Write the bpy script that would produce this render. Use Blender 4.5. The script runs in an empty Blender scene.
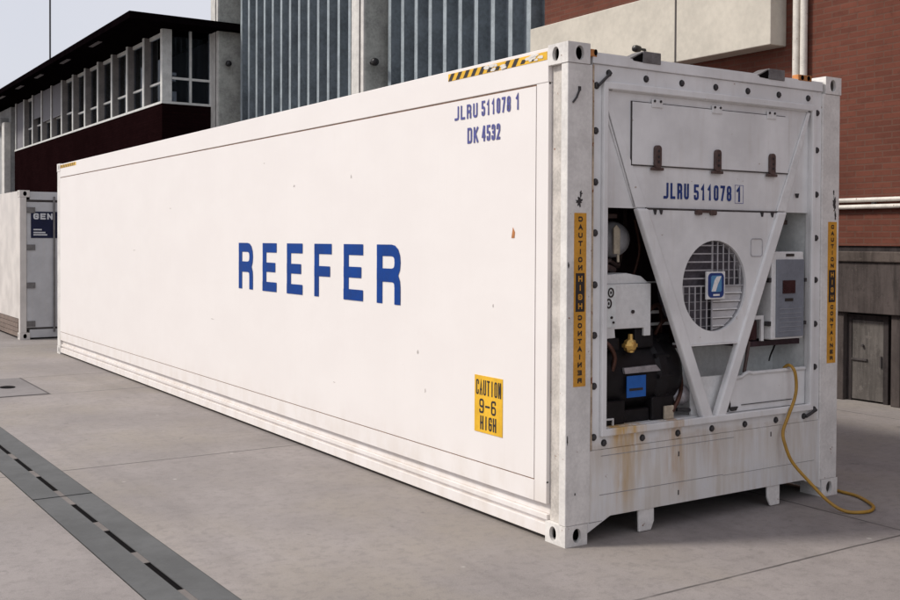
import bpy, bmesh, math, random
from mathutils import Vector, Matrix
from mathutils.geometry import tessellate_polygon
random.seed(7)
C = bpy.context.scene.collection
R = math.radians

# ------------------------------------------------------------------ camera
cam_d = bpy.data.cameras.new('camera')
cam = bpy.data.objects.new('camera', cam_d); C.objects.link(cam)
yaw, pit, rol = 0.5802, -0.0158, 0.0048
f = Vector((math.sin(yaw) * math.cos(pit), math.cos(yaw) * math.cos(pit), math.sin(pit)))
r0 = Vector((math.cos(yaw), -math.sin(yaw), 0)); u0 = r0.cross(f)
rt = r0 * math.cos(rol) + u0 * math.sin(rol); up = u0 * math.cos(rol) - r0 * math.sin(rol)
m3 = Matrix((rt, up, -f)).transposed()
cam.matrix_world = Matrix.Translation((-3.8638, -4.6801, 1.7593)) @ m3.to_4x4()
cam_d.sensor_width = 36.0; cam_d.sensor_fit = 'HORIZONTAL'
cam_d.lens = 1058.97 / 900 * 36
cam_d.shift_y = -43.0 / 900
cam_d.clip_start = 0.1; cam_d.clip_end = 1500
bpy.context.scene.camera = cam

# ------------------------------------------------------------------ light
SUN = Vector((-1.0, 0.50, 1.12)).normalized()
world = bpy.data.worlds.new('World'); bpy.context.scene.world = world
world.use_nodes = True
wt = world.node_tree
sky = wt.nodes.new('ShaderNodeTexSky'); sky.sky_type = 'NISHITA'; sky.sun_disc = False
sky.sun_elevation = math.asin(SUN.z); sky.sun_rotation = math.atan2(SUN.x, SUN.y)
sky.air_density = 0.8; sky.dust_density = 4.0; sky.ozone_density = 1.6
bg = wt.nodes['Background']; bg.inputs['Strength'].default_value = 0.12
veil = wt.nodes.new('ShaderNodeMix'); veil.data_type = 'RGBA'          # thin high cloud veiling the blue
cl = wt.nodes.new('ShaderNodeTexNoise'); cl.inputs['Scale'].default_value = 2.2; cl.inputs['Detail'].default_value = 6
clr = wt.nodes.new('ShaderNodeMapRange'); clr.inputs['From Min'].default_value = .3; clr.inputs['From Max'].default_value = .7
clr.inputs['To Min'].default_value = .80; clr.inputs['To Max'].default_value = .94
wtc = wt.nodes.new('ShaderNodeTexCoord'); wt.links.new(wtc.outputs['Generated'], cl.inputs['Vector'])
wt.links.new(cl.outputs['Fac'], clr.inputs['Value']); wt.links.new(clr.outputs[0], veil.inputs[0])
wt.links.new(sky.outputs[0], veil.inputs[6]); veil.inputs[7].default_value = (4.9, 4.95, 5.35, 1)
wt.links.new(veil.outputs[2], bg.inputs[0])
sun_d = bpy.data.lights.new('sun', 'SUN'); sun_d.energy = 2.3; sun_d.angle = R(9); sun_d.color = (1, 0.94, 0.85)
sun = bpy.data.objects.new('sun', sun_d); C.objects.link(sun)
sun.rotation_euler = SUN.to_track_quat('Z', 'Y').to_euler(); sun.location = (-20, 10, 30)
vs = bpy.context.scene.view_settings
vs.view_transform = 'Standard'; vs.look = 'None'; vs.exposure = 0.37; vs.gamma = 1; vs.use_curve_mapping = False

# ------------------------------------------------------------------ materials
class N:
    def __init__(s, name):
        s.m = bpy.data.materials.new(name); s.m.use_nodes = True
        s.t = s.m.node_tree; s.b = s.t.nodes['Principled BSDF']
        s.tc = s.t.nodes.new('ShaderNodeTexCoord')
    def n(s, typ, **kw):
        x = s.t.nodes.new(typ)
        for k, v in kw.items(): setattr(x, k, v)
        return x
    def put(s, v, sock):
        if isinstance(v, (int, float)): sock.default_value = v
        elif isinstance(v, tuple): sock.default_value = v if len(v) == 4 or sock.type == 'VECTOR' else (*v, 1)
        else: s.t.links.new(v, sock)
    def map(s, scale=(1, 1, 1), loc=(0, 0, 0)):
        x = s.n('ShaderNodeMapping'); s.t.links.new(s.tc.outputs['Object'], x.inputs[0])
        x.inputs['Scale'].default_value = scale; x.inputs['Location'].default_value = loc
        return x.outputs[0]
    def noise(s, vec, scale, det=6, rough=.6, dist=0):
        x = s.n('ShaderNodeTexNoise'); s.put(vec, x.inputs['Vector'])
        x.inputs['Scale'].default_value = scale; x.inputs['Detail'].default_value = det
        x.inputs['Roughness'].default_value = rough; x.inputs['Distortion'].default_value = dist
        return x.outputs['Fac']
    def ramp(s, v, a, b, lo=0.0, hi=1.0):
        x = s.n('ShaderNodeMapRange'); x.interpolation_type = 'SMOOTHSTEP'
        s.put(v, x.inputs['Value'])
        for k, q in zip(('From Min', 'From Max', 'To Min', 'To Max'), (a, b, lo, hi)): s.put(q, x.inputs[k])
        return x.outputs[0]
    def ma(s, op, a, b=0.0):
        x = s.n('ShaderNodeMath', operation=op); s.put(a, x.inputs[0]); s.put(b, x.inputs[1]); return x.outputs[0]
    def mix(s, fac, a, b, mode='MIX'):
        x = s.n('ShaderNodeMix', data_type='RGBA', blend_type=mode)
        s.put(fac, x.inputs[0]); s.put(a, x.inputs[6]); s.put(b, x.inputs[7]); return x.outputs[2]
    def xyz(s):
        x = s.n('ShaderNodeSeparateXYZ'); s.t.links.new(s.tc.outputs['Object'], x.inputs[0]); return x.outputs
    def bump(s, h, strength=.2, dist=.01):
        x = s.n('ShaderNodeBump'); x.inputs['Strength'].default_value = strength; x.inputs['Distance'].default_value = dist
        s.put(h, x.inputs['Height']); s.t.links.new(x.outputs[0], s.b.inputs['Normal'])
    def fin(s, col, rough=.5, metal=0.0, spec=.5):
        s.put(col, s.b.inputs['Base Color']); s.put(rough, s.b.inputs['Roughness'])
        s.b.inputs['Metallic'].default_value = metal; s.b.inputs['Specular IOR Level'].default_value = spec
        return s.m

def worn(name, col, rough=.5, var=.18, sc=3.0, metal=0, chips=None, bump=.05, spec=.5):
    a = N(name); o = a.tc.outputs['Object']
    n1 = a.noise(o, sc); n2 = a.noise(o, sc * 9, 4)
    k = a.ma('ADD', a.ma('MULTIPLY', n1, .65), a.ma('MULTIPLY', n2, .35))
    dark = tuple(c * (1 - var * 1.6) for c in col); lite = tuple(min(1, c * (1 + var * .6)) for c in col)
    c = a.mix(a.ramp(k, .32, .68), dark, lite)
    if chips:
        n3 = a.noise(a.map((1, 1, 1), (3, 1, 7)), chips[1], 5, .65)
        c = a.mix(a.ramp(n3, chips[2], chips[2] + .03), c, chips[0])
    if bump: a.bump(n2, bump, .004)
    return a.fin(c, a.ramp(n1, .3, .7, rough * .85, min(1, rough * 1.15)), metal, spec)

RUST = (.20, .075, .025)
def side_paint():
    a = N('side_white_paint'); o = a.tc.outputs['Object']
    n1 = a.noise(a.map((1, .55, 1)), 2.3, 6)
    st = a.noise(a.map((1, 9, .5)), 2.2, 4)
    c = a.mix(a.ramp(n1, .35, .7), (.780, .742, .728), (.800, .764, .750))
    c = a.mix(a.ramp(st, .5, .8, 0, .12), c, (.72, .68, .645))
    x, y, z = a.xyz()
    grime = a.ma('MULTIPLY', a.ramp(z, .55, .15, 0, 1), a.ramp(a.noise(a.map((1, 2, 1)), 3, 6), .35, .7))
    c = a.mix(a.ma('MULTIPLY', grime, .32), c, (.58, .50, .42))
    n3 = a.noise(a.map((1, 1, .6)), 13, 5, .6)
    c = a.mix(a.ramp(n3, .735, .76, 0, .6), c, (.42, .32, .26))
    # old scuff marks
    sc = a.noise(a.map((1, 3, 14)), 1.7, 6, .7)
    c = a.mix(a.ramp(sc, .69, .72, 0, .25), c, (.6, .57, .55))
    a.bump(a.noise(a.map((1, .8, .8)), 9, 5), .05, .004)
    return a.fin(c, .5, 0, .3)
def front_paint(name='front_white_paint', base=(.76, .755, .755), stain=True):
    a = N(name); o = a.tc.outputs['Object']
    n1 = a.noise(o, 2.4, 6); n2 = a.noise(a.map((6, 6, .6)), 3.0, 5)
    c = a.mix(a.ramp(n1, .3, .7), tuple(q * .86 for q in base), tuple(q * 1.06 for q in base))
    c = a.mix(a.ramp(n2, .5, .75, 0, .2), c, (.52, .47, .42))
    x, y, z = a.xyz()
    if stain:
        low = a.ma('MULTIPLY', a.ramp(z, .68, .5, 0, 1), a.ramp(n2, .38, .62))
        c = a.mix(a.ma('MULTIPLY', low, .28), c, (.50, .43, .33))
        blot = a.ma('MULTIPLY', a.ramp(z, .70, .5, 0, 1), a.ramp(n1, .42, .66))
        c = a.mix(a.ma('MULTIPLY', blot, .35), c, (.47, .40, .31))
        def run(x0, x1, z0, z1, k, col, s=9):
            nn = a.noise(a.map((s, 1, .7), (x0 * 3, 0, 0)), 1.6, 5, .7)
            mk = a.ma('MULTIPLY', a.ramp(x, x0 - .06, x0 + .05), a.ramp(x, x1 + .05, x1 - .06))
            mk = a.ma('MULTIPLY', mk, a.ma('MULTIPLY', a.ramp(z, z0, z0 + .3), a.ramp(z, z1 + .02, z1 - .01)))
            return a.mix(a.ma('MULTIPLY', a.ma('MULTIPLY', mk, a.ramp(nn, .36, .58)), k), c, col)
        c = run(.37, .62, .36, .71, 1.0, (.60, .36, .09), 4)
        c = run(.40, .50, .10, .66, .8, (.52, .33, .13), 5)
        c = run(.36, .60, .05, .60, .45, (.50, .34, .16))
        c = run(.80, .98, .10, .70, .6, (.46, .28, .12))
        c = run(1.05, 1.3, .2, .58, .45, (.42, .30, .19))
        c = run(.2, 2.2, .30, .56, .35, (.42, .34, .26), 5)
    n3 = a.noise(a.map((1, 1, 1), (5, 2, 1)), 17, 5, .62)
    c = a.mix(a.ramp(n3, .70, .73, 0, .75), c, (.26, .16, .10))
    a.bump(a.noise(o, 7, 4), .08, .006)
    return a.fin(c, a.ramp(n1, .3, .7, .38, .6))
M = {}
M['side'] = side_paint(); M['front'] = front_paint()
M['rail'] = front_paint('rail_white_paint', (.74, .71, .67), False)
M['post'] = worn('post_white_paint', (.73, .705, .68), .5, .13, 5, chips=(RUST, 14, .66))
M['seal'] = worn('rusty_sealant', (.22, .13, .09), .8, .3, 20)
M['seam_dark'] = worn('dark_seam', (.07, .06, .06), .8, .3, 12)
M['dark'] = worn('recess_shade', (.006, .005, .0055), .95, .3, 8, spec=.05)  # near-black stands in for the shade inside holes and slots
M['bolt'] = worn('dark_bolt', (.055, .052, .055), .5, .3, 30, .3)
M['latch'] = worn('brown_latch', (.10, .062, .055), .6, .3, 30)
M['blue'] = worn('blue_paint', (.004, .047, .25), .55, .14, 7, spec=.15)
M['violet'] = worn('faded_blue_paint', (.085, .09, .30), .55, .22, 18)
M['navy'] = worn('navy_paint', (.016, .045, .20), .5, .18, 18)
M['yellow'] = worn('yellow_decal', (.80, .46, .022), .5, .10, 6)
M['amber'] = worn('amber_decal', (.66, .315, .035), .5, .14, 10)
M['ink'] = worn('black_ink', (.03, .022, .02), .6, .25, 20)
M['black'] = worn('black_machine_paint', (.010, .0085, .010), .5, .3, 12, spec=.25)
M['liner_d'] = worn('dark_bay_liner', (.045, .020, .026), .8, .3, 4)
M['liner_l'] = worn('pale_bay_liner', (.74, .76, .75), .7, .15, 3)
M['whitebox'] = worn('white_unit_paint', (.74, .735, .73), .45, .10, 5)
M['brass'] = worn('brass', (.72, .45, .13), .35, .2, 25, .6)
M['blue_lbl'] = worn('blue_label', (.01, .11, .42), .4, .1, 12)
M['silver'] = worn('silver_metal', (.42, .40, .42), .4, .2, 12, .5)
M['grey_pnl'] = worn('grey_control_panel', (.20, .215, .25), .45, .12, 8)
M['red_disp'] = worn('dark_red_display', (.045, .014, .016), .3, .2, 10)
M['beige'] = worn('beige_motor_paint', (.55, .47, .36), .5, .2, 10)
M['print'] = worn('panel_print', (.30, .31, .34), .5, .1, 20)
M['slat'] = worn('grille_slat_paint', (.44, .43, .445), .45, .12, 20)
M['coil'] = worn('condenser_coil', (.085, .075, .09), .6, .3, 40)
M['fin_lite'] = worn('lit_louvre', (.50, .49, .50), .45, .1, 15)
M['lblue'] = worn('light_blue_emblem', (.10, .27, .48), .4, .1, 20)
M['lug'] = worn('grey_lug_steel', (.17, .16, .16), .6, .25, 14)
M['orange'] = worn('orange_rust_primer', (.50, .20, .06), .7, .25, 20)
M['cable'] = worn('yellow_cable_rubber', (.40, .22, .03), .5, .15, 10)
M['under'] = worn('underside_steel', (.02, .016, .018), .9, .3, 4)
M['edge'] = worn('rust_tinged_edge', (.50, .39, .28), .6, .3, 9, chips=(RUST, 11, .6))
M['web'] = worn('shaded_gutter_paint', (.58, .54, .50), .6, .2, 7, chips=(RUST, 18, .66))
M['copper'] = worn('dull_copper', (.10, .045, .032), .5, .3, 14, .6)
M['scuff'] = worn('pale_scuff', (.56, .52, .50), .6, .2, 20)
M['wood'] = worn('brown_side_boards', (.20, .15, .125), .8, .25, 7)

def concrete(name, base, joints_y=(), joints_x=(), sc=1.0):
    a = N(name); o = a.tc.outputs['Object']
    n1 = a.noise(o, .55 * sc, 8, .62); n2 = a.noise(o, 5 * sc, 6, .7); n3 = a.noise(o, 55, 4, .7)
    c = a.mix(a.ramp(n1, .3, .72), tuple(q * .80 for q in base), tuple(q * 1.14 for q in base))
    c = a.mix(a.ramp(n2, .42, .75, 0, .32), c, tuple(q * .62 for q in base))
    c = a.mix(a.ramp(n3, .60, .72, 0, .35), c, tuple(min(1, q * 1.5) for q in base))
    c = a.mix(a.ramp(n3, .40, .28, 0, .4), c, tuple(q * .5 for q in base))
    # pale specks and a few drip stains
    v = a.n('ShaderNodeTexVoronoi'); v.inputs['Scale'].default_value = 2.6; a.t.links.new(o, v.inputs['Vector'])
    c = a.mix(a.ramp(v.outputs['Distance'], .055, .02, 0, .55), c, (.52, .5, .47))
    n4 = a.noise(a.map((1, 1, 1), (9, 4, 0)), 1.3, 7, .7)
    c = a.mix(a.ramp(n4, .60, .72, 0, .30), c, tuple(q * .55 for q in base))
    if joints_y:
        wp = a.noise(a.map((.8, .5, 1), (4, 8, 0)), .9, 5, .6)
        c = a.mix(a.ramp(wp, .42, .68, 0, .45), c, (base[0] * 1.03, base[1] * 1.0, base[2] * .84), 'MIX')
        bl = a.noise(a.map((1, 1, 1), (2, 7, 0)), 14, 6, .75)
        c = a.mix(a.ramp(bl, .38, .52, .42, 0), c, tuple(q * .66 for q in base))
        tw = a.noise(a.map((1.6, .12, 1), (2, 0, 0)), 1.5, 5, .6)
        c = a.mix(a.ramp(tw, .54, .68, 0, .30), c, tuple(q * .62 for q in base))
        sp_ = a.noise(a.map((1, 1, 1), (21, 3, 0)), 6, 3, .5)
        c = a.mix(a.ramp(sp_, .70, .74, 0, .5), c, tuple(q * .45 for q in base))
        gr = a.noise(o, 160, 2, .5)
        c = a.mix(a.ramp(gr, .56, .70, 0, .35), c, tuple(q * .62 for q in base))
        c = a.mix(a.ramp(gr, .44, .32, 0, .30), c, tuple(min(1, q * 1.5) for q in base))
    h = n2
    if joints_y or joints_x:
        x, y, z = a.xyz(); wob = a.ma('MULTIPLY', a.ma('SUBTRACT', a.noise(o, 3, 4), .5), .02)
        d = None
        for s, L in ((y, joints_y), (x, joints_x)):
            for q in L:
                e = a.ma('ABSOLUTE', a.ma('SUBTRACT', a.ma('ADD', s, wob), q))
                d = e if d is None else a.ma('MINIMUM', d, e)
        j = a.ma('MULTIPLY', a.ramp(d, .013, .004), a.ramp(a.noise(o, 1.7, 4), .25, .5, .35, 1))
        c = a.mix(a.ma('MULTIPLY', j, .85), c, tuple(q * .22 for q in base))
        h = a.ma('SUBTRACT', n2, a.ma('MULTIPLY', j, 2))
    a.bump(h, .22, .006)
    return a.fin(c, .85, 0, .3)
M['ground'] = concrete('yard_concrete', (.268, .242, .234), (-5.3, -.87, 3.6, 7.77, 9.4, 13.6, 18, 22.4), (1.98, 5.62))
M['drain'] = concrete('drain_concrete', (.102, .104, .106), sc=2.5)
M['bridge'] = concrete('drain_bridge_mortar', (.165, .148, .140), sc=3)
M['hatch'] = concrete('hatch_concrete', (.20, .185, .185))
def stained(name, base, top_z, bot_z):
    a = N(name); o = a.tc.outputs['Object']
    n1 = a.noise(o, 1.6, 8, .65); n2 = a.noise(a.map((3, 3, .35)), 2.5, 6, .7); n3 = a.noise(o, 45, 3)
    c = a.mix(a.ramp(n1, .3, .7), tuple(q * .7 for q in base), tuple(q * 1.2 for q in base))
    c = a.mix(a.ramp(n2, .42, .70, 0, .8), c, tuple(q * .35 for q in base))
    n4 = a.noise(o, 7, 6, .75)
    c = a.mix(a.ramp(n4, .54, .66, 0, .6), c, tuple(q * .5 for q in base))
    c = a.mix(a.ramp(n4, .40, .32, 0, .5), c, tuple(min(1, q * 1.45) for q in base))
    c = a.mix(a.ramp(n3, .58, .7, 0, .3), c, tuple(min(1, q * 1.5) for q in base))
    a.bump(n1, .2, .01)
    return a.fin(c, .9, 0, .2)
M['conc'] = stained('stained_wall_concrete', (.085, .070, .066), 2, 0)
M['conc_l'] = stained('ledge_concrete', (.105, .085, .075), 2, 0)
M['door'] = stained('dirty_grey_door', (.135, .122, .114), 1, 0)
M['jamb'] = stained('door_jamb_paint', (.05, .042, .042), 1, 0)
def brick(name, c1, c2, mortar, spec=.2):
    a = N(name); x, y, z = a.xyz()
    cb = a.n('ShaderNodeCombineXYZ'); a.put(y, cb.inputs[0]); a.put(z, cb.inputs[1]); a.put(a.ma('MULTIPLY', x, 1.0), cb.inputs[2])
    b = a.n('ShaderNodeTexBrick'); a.put(cb.outputs[0], b.inputs['Vector'])
    b.inputs['Scale'].default_value = 1; b.inputs['Brick Width'].default_value = .22; b.inputs['Row Height'].default_value = .067
    b.inputs['Mortar Size'].default_value = .009; b.inputs['Mortar Smooth'].default_value = .3
    a.put(c1, b.inputs['Color1']); a.put(c2, b.inputs['Color2']); a.put(mortar, b.inputs['Mortar'])
    o = a.tc.outputs['Object']
    n1 = a.noise(o, .8, 7, .65); n2 = a.noise(o, 11, 5)
    c = a.mix(a.ramp(n1, .38, .72, 0, .55), b.outputs['Color'], tuple(q * .45 for q in c1))
    c = a.mix(a.ramp(n2, .5, .8, 0, .5), c, tuple(q * .6 for q in c2))
    dr = a.noise(a.map((1, 1, 9)), 1.1, 6, .7)
    c = a.mix(a.ramp(dr, .52, .70, 0, .45), c, tuple(min(1, q * 1.5) for q in c2))
    a.bump(a.ma('SUBTRACT', n2, a.ma('MULTIPLY', b.outputs['Fac'], 1.0)), .35, .008)
    return a.fin(c, .9, 0, spec)
M['brick'] = brick('red_brick', (.158, .054, .036), (.122, .042, .029), (.132, .066, .048))
M['maroon'] = brick('dark_maroon_cladding', (.0115, .0042, .0048), (.009, .0034, .004), (.008, .0034, .0036), .0)
M['ribs'] = worn('blue_grey_ribbed_sheet', (.160, .190, .215), .5, .28, 2.0)
M['pillar'] = worn('grey_green_pillar', (.40, .405, .375), .8, .25, 2.5)
M['pillar_w'] = worn('pale_strip', (.62, .60, .57), .6, .14, 5)
M['cream'] = worn('cream_fascia', (.58, .54, .47), .8, .10, 1.5, spec=.2)
M['pipew'] = worn('white_pipe_paint', (.70, .66, .60), .5, .14, 8, chips=(RUST, 16, .64))
M['winframe'] = worn('pale_window_frame', (.62, .62, .60), .5, .14, 5)
M['curtain'] = worn('white_curtain', (.82, .80, .79), .9, .15, 6)
M['drape'] = worn('grey_drape', (.30, .27, .26), .9, .25, 3)
M['blind'] = worn('grey_blind', (.17, .165, .185), .8, .12, 2)
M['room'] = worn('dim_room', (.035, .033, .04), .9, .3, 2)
M['roofdark'] = worn('dark_roof_timber', (.0035, .0022, .0028), .95, .3, 3, spec=.0)
M['softl'] = worn('pale_soffit_panel', (.10, .085, .09), .6, .2, 8)
M['lampm'] = worn('dark_lamp_casing', (.014, .012, .013), .4, .3, 10)
M['greywall'] = worn('pale_grey_render', (.33, .33, .33), .85, .2, 1.2)
M['c2side'] = front_paint('second_side_paint', (.64, .60, .57), False)
M['c2door'] = front_paint('second_door_paint', (.52, .52, .54), False)
M['c2sign'] = worn('navy_sign', (.010, .013, .045), .5, .15, 8, spec=.2)
M['pale_ink'] = worn('pale_lettering', (.62, .63, .66), .5, .1, 20)
def glass():
    a = N('window_glass'); t = a.t
    tr = a.n('ShaderNodeBsdfTransparent'); tr.inputs[0].default_value = (.75, .78, .82, 1)
    gl = a.n('ShaderNodeBsdfGlossy'); gl.inputs['Roughness'].default_value = .03; gl.inputs[0].default_value = (.8, .85, .9, 1)
    fr = a.n('ShaderNodeFresnel'); fr.inputs[0].default_value = 1.22
    mx = a.n('ShaderNodeMixShader')
    t.links.new(fr.outputs[0], mx.inputs[0]); t.links.new(tr.outputs[0], mx.inputs[1]); t.links.new(gl.outputs[0], mx.inputs[2])
    t.links.new(mx.outputs[0], t.nodes['Material Output'].inputs[0]); return a.m
M['glass'] = glass()
M['reveal'] = worn('shaded_window_reveal', (.21, .19, .18), .8, .2, 3)
M['crease'] = worn('panel_crease', (.33, .32, .32), .7, .2, 12)
M['lit_cap'] = worn('lit_rib_face', (.30, .345, .375), .4, .2, 3)

# ------------------------------------------------------------------ mesh helpers
class MB:
    def __init__(s): s.b = bmesh.new()
    def box(s, x0, x1, y0, y1, z0, z1):
        v = [s.b.verts.new((x, y, z)) for x in (x0, x1) for y in (y0, y1) for z in (z0, z1)]
        for q in ((0, 1, 3, 2), (4, 6, 7, 5), (0, 4, 5, 1), (2, 3, 7, 6), (0, 2, 6, 4), (1, 5, 7, 3)):
            s.b.faces.new([v[i] for i in q])
        return s
    @staticmethod
    def P(pl, a, b, c):
        return {'xz': (a, c, b), 'yz': (c, a, b), 'xy': (a, b, c)}[pl]
    def prism(s, poly, pl, c0, c1, holes=()):
        loops = [list(poly)] + [list(h) for h in holes]
        flat = [p for l in loops for p in l]
        A = [s.b.verts.new(s.P(pl, p[0], p[1], c0)) for p in flat]
        B = [s.b.verts.new(s.P(pl, p[0], p[1], c1)) for p in flat]
        if holes:
            tri = tessellate_polygon([[Vector((p[0], p[1], 0)) for p in l] for l in loops])
        else:
            tri = [tuple(range(len(flat)))]
        for t in tri:
            try: s.b.faces.new([A[i] for i in t]); s.b.faces.new([B[i] for i in t])
            except ValueError: pass
        k = 0
        for l in loops:
            n = len(l)
            for i in range(n):
                j = (i + 1) % n
                s.b.faces.new((A[k + i], A[k + j], B[k + j], B[k + i]))
            k += n
        return s
    def cyl(s, p0, p1, r0, r1=None, n=16, caps=True):
        r1 = r0 if r1 is None else r1
        p0, p1 = Vector(p0), Vector(p1); d = (p1 - p0).normalized()
        a = d.orthogonal().normalized(); b = d.cross(a)
        A = [s.b.verts.new(p0 + (a * math.cos(t) + b * math.sin(t)) * r0) for t in [2 * math.pi * i / n for i in range(n)]]
        B = [s.b.verts.new(p1 + (a * math.cos(t) + b * math.sin(t)) * r1) for t in [2 * math.pi * i / n for i in range(n)]]
        for i in range(n): s.b.faces.new((A[i], A[(i + 1) % n], B[(i + 1) % n], B[i]))
        if caps: s.b.faces.new(A[::-1]); s.b.faces.new(B)
        return s
    def lathe(s, p0, ax, prof, n=24):
        p0, d = Vector(p0), Vector(ax).normalized(); a = d.orthogonal().normalized(); b = d.cross(a); rings = []
        for (h, r) in prof:
            rings.append([s.b.verts.new(p0 + d * h + (a * math.cos(2 * math.pi * i / n) + b * math.sin(2 * math.pi * i / n)) * max(r, .0005)) for i in range(n)])
        for A, B in zip(rings, rings[1:]):
            for i in range(n): s.b.faces.new((A[i], A[(i + 1) % n], B[(i + 1) % n], B[i]))
        s.b.faces.new(rings[0][::-1]); s.b.faces.new(rings[-1])
        return s
    def tube(s, pts, r, n=10):
        pts = [Vector(p) for p in pts]; rings = []
        up = Vector((0, 0, 1)); a = None
        for i, p in enumerate(pts):
            d = (pts[min(i + 1, len(pts) - 1)] - pts[max(i - 1, 0)]).normalized()
            if a is None: a = d.orthogonal().normalized()
            a = (a - d * a.dot(d)).normalized(); b = d.cross(a)
            rings.append([s.b.verts.new(p + (a * math.cos(2 * math.pi * k / n) + b * math.sin(2 * math.pi * k / n)) * r) for k in range(n)])
        for A, B in zip(rings, rings[1:]):
            for k in range(n): s.b.faces.new((A[k], A[(k + 1) % n], B[(k + 1) % n], B[k]))
        s.b.faces.new(rings[0][::-1]); s.b.faces.new(rings[-1])
        return s
    def quad(s, *pts):
        s.b.faces.new([s.b.verts.new(p) for p in pts]); return s
def origin(o):
    v = Vector((0, 0, 0))
    while o: v = v + Vector(o.location); o = o.parent
    return v
def obj(name, mb, m, parent=None, loc=None, bevel=0, smooth=False, recalc=True, split=False):
    """one mesh object; vertices are given in world space unless loc is passed (then they are local)"""
    if split:
        left = set(mb.b.verts); res = []
        while left:
            v0 = min(left, key=lambda v: v.index); grp = {v0}; st = [v0]
            while st:
                for e in st.pop().link_edges:
                    for w in e.verts:
                        if w not in grp: grp.add(w); st.append(w)
            left -= grp; q = MB(); mp = {}
            for v in grp: mp[v] = q.b.verts.new(v.co)
            for fc in mb.b.faces:
                if fc.verts[0] in grp: q.b.faces.new([mp[v] for v in fc.verts])
            res.append(obj(name, q, m, parent, loc, bevel, smooth, recalc))
        mb.b.free(); return res
    me = bpy.data.meshes.new(name)
    if recalc: bmesh.ops.recalc_face_normals(mb.b, faces=mb.b.faces)
    if loc is None:
        off = origin(parent) if parent else Vector((0, 0, 0))
        bmesh.ops.translate(mb.b, verts=mb.b.verts, vec=-off)
    mb.b.to_mesh(me); mb.b.free()
    me.materials.append(M[m])
    if smooth:
        for p in me.polygons: p.use_smooth = True
    o = bpy.data.objects.new(name, me); C.objects.link(o)
    if parent: o.parent = parent
    if loc is not None: o.location = loc
    if smooth: me.set_sharp_from_angle(angle=R(38))
    if bevel:
        b = o.modifiers.new('bevel', 'BEVEL'); b.width = bevel; b.segments = 2; b.limit_method = 'ANGLE'; b.angle_limit = R(40)
    return o
def dup(o, parent, loc):
    c = o.copy(); C.objects.link(c); c.parent = parent; c.location = loc
    return c
def tag(o, label, cat, group=None):
    o['label'] = label; o['category'] = cat
    if group: o['group'] = group
    return o
def thing(name, label, cat, loc=(0, 0, 0), group=None):
    o = bpy.data.objects.new(name, None); C.objects.link(o); o.location = loc; o.empty_display_size = .2
    return tag(o, label, cat, group)
def oval(cx, cz, rx, rz, n=24):
    return [(cx + rx * math.cos(2 * math.pi * i / n), cz + rz * math.sin(2 * math.pi * i / n)) for i in range(n)]
def rrect(x0, x1, z0, z1, r, n=5):
    out = []
    for cx, cz, a0 in ((x1 - r, z1 - r, 0), (x0 + r, z1 - r, 90), (x0 + r, z0 + r, 180), (x1 - r, z0 + r, 270)):
        for i in range(n + 1):
            t = R(a0 + 90 * i / n); out.append((cx + r * math.cos(t), cz + r * math.sin(t)))
    return out

def spline(P, n=8):
    P = [Vector(p) for p in P]; Q = []
    for i in range(len(P) - 1):
        a, b, c, d = P[max(i - 1, 0)], P[i], P[i + 1], P[min(i + 2, len(P) - 1)]
        for k in range(n):
            t = k / n
            Q.append(.5 * ((2 * b) + (c - a) * t + (2 * a - 5 * b + 4 * c - d) * t * t + (3 * b - a - 3 * c + d) * t ** 3))
    Q.append(P[-1]); return Q

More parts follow.
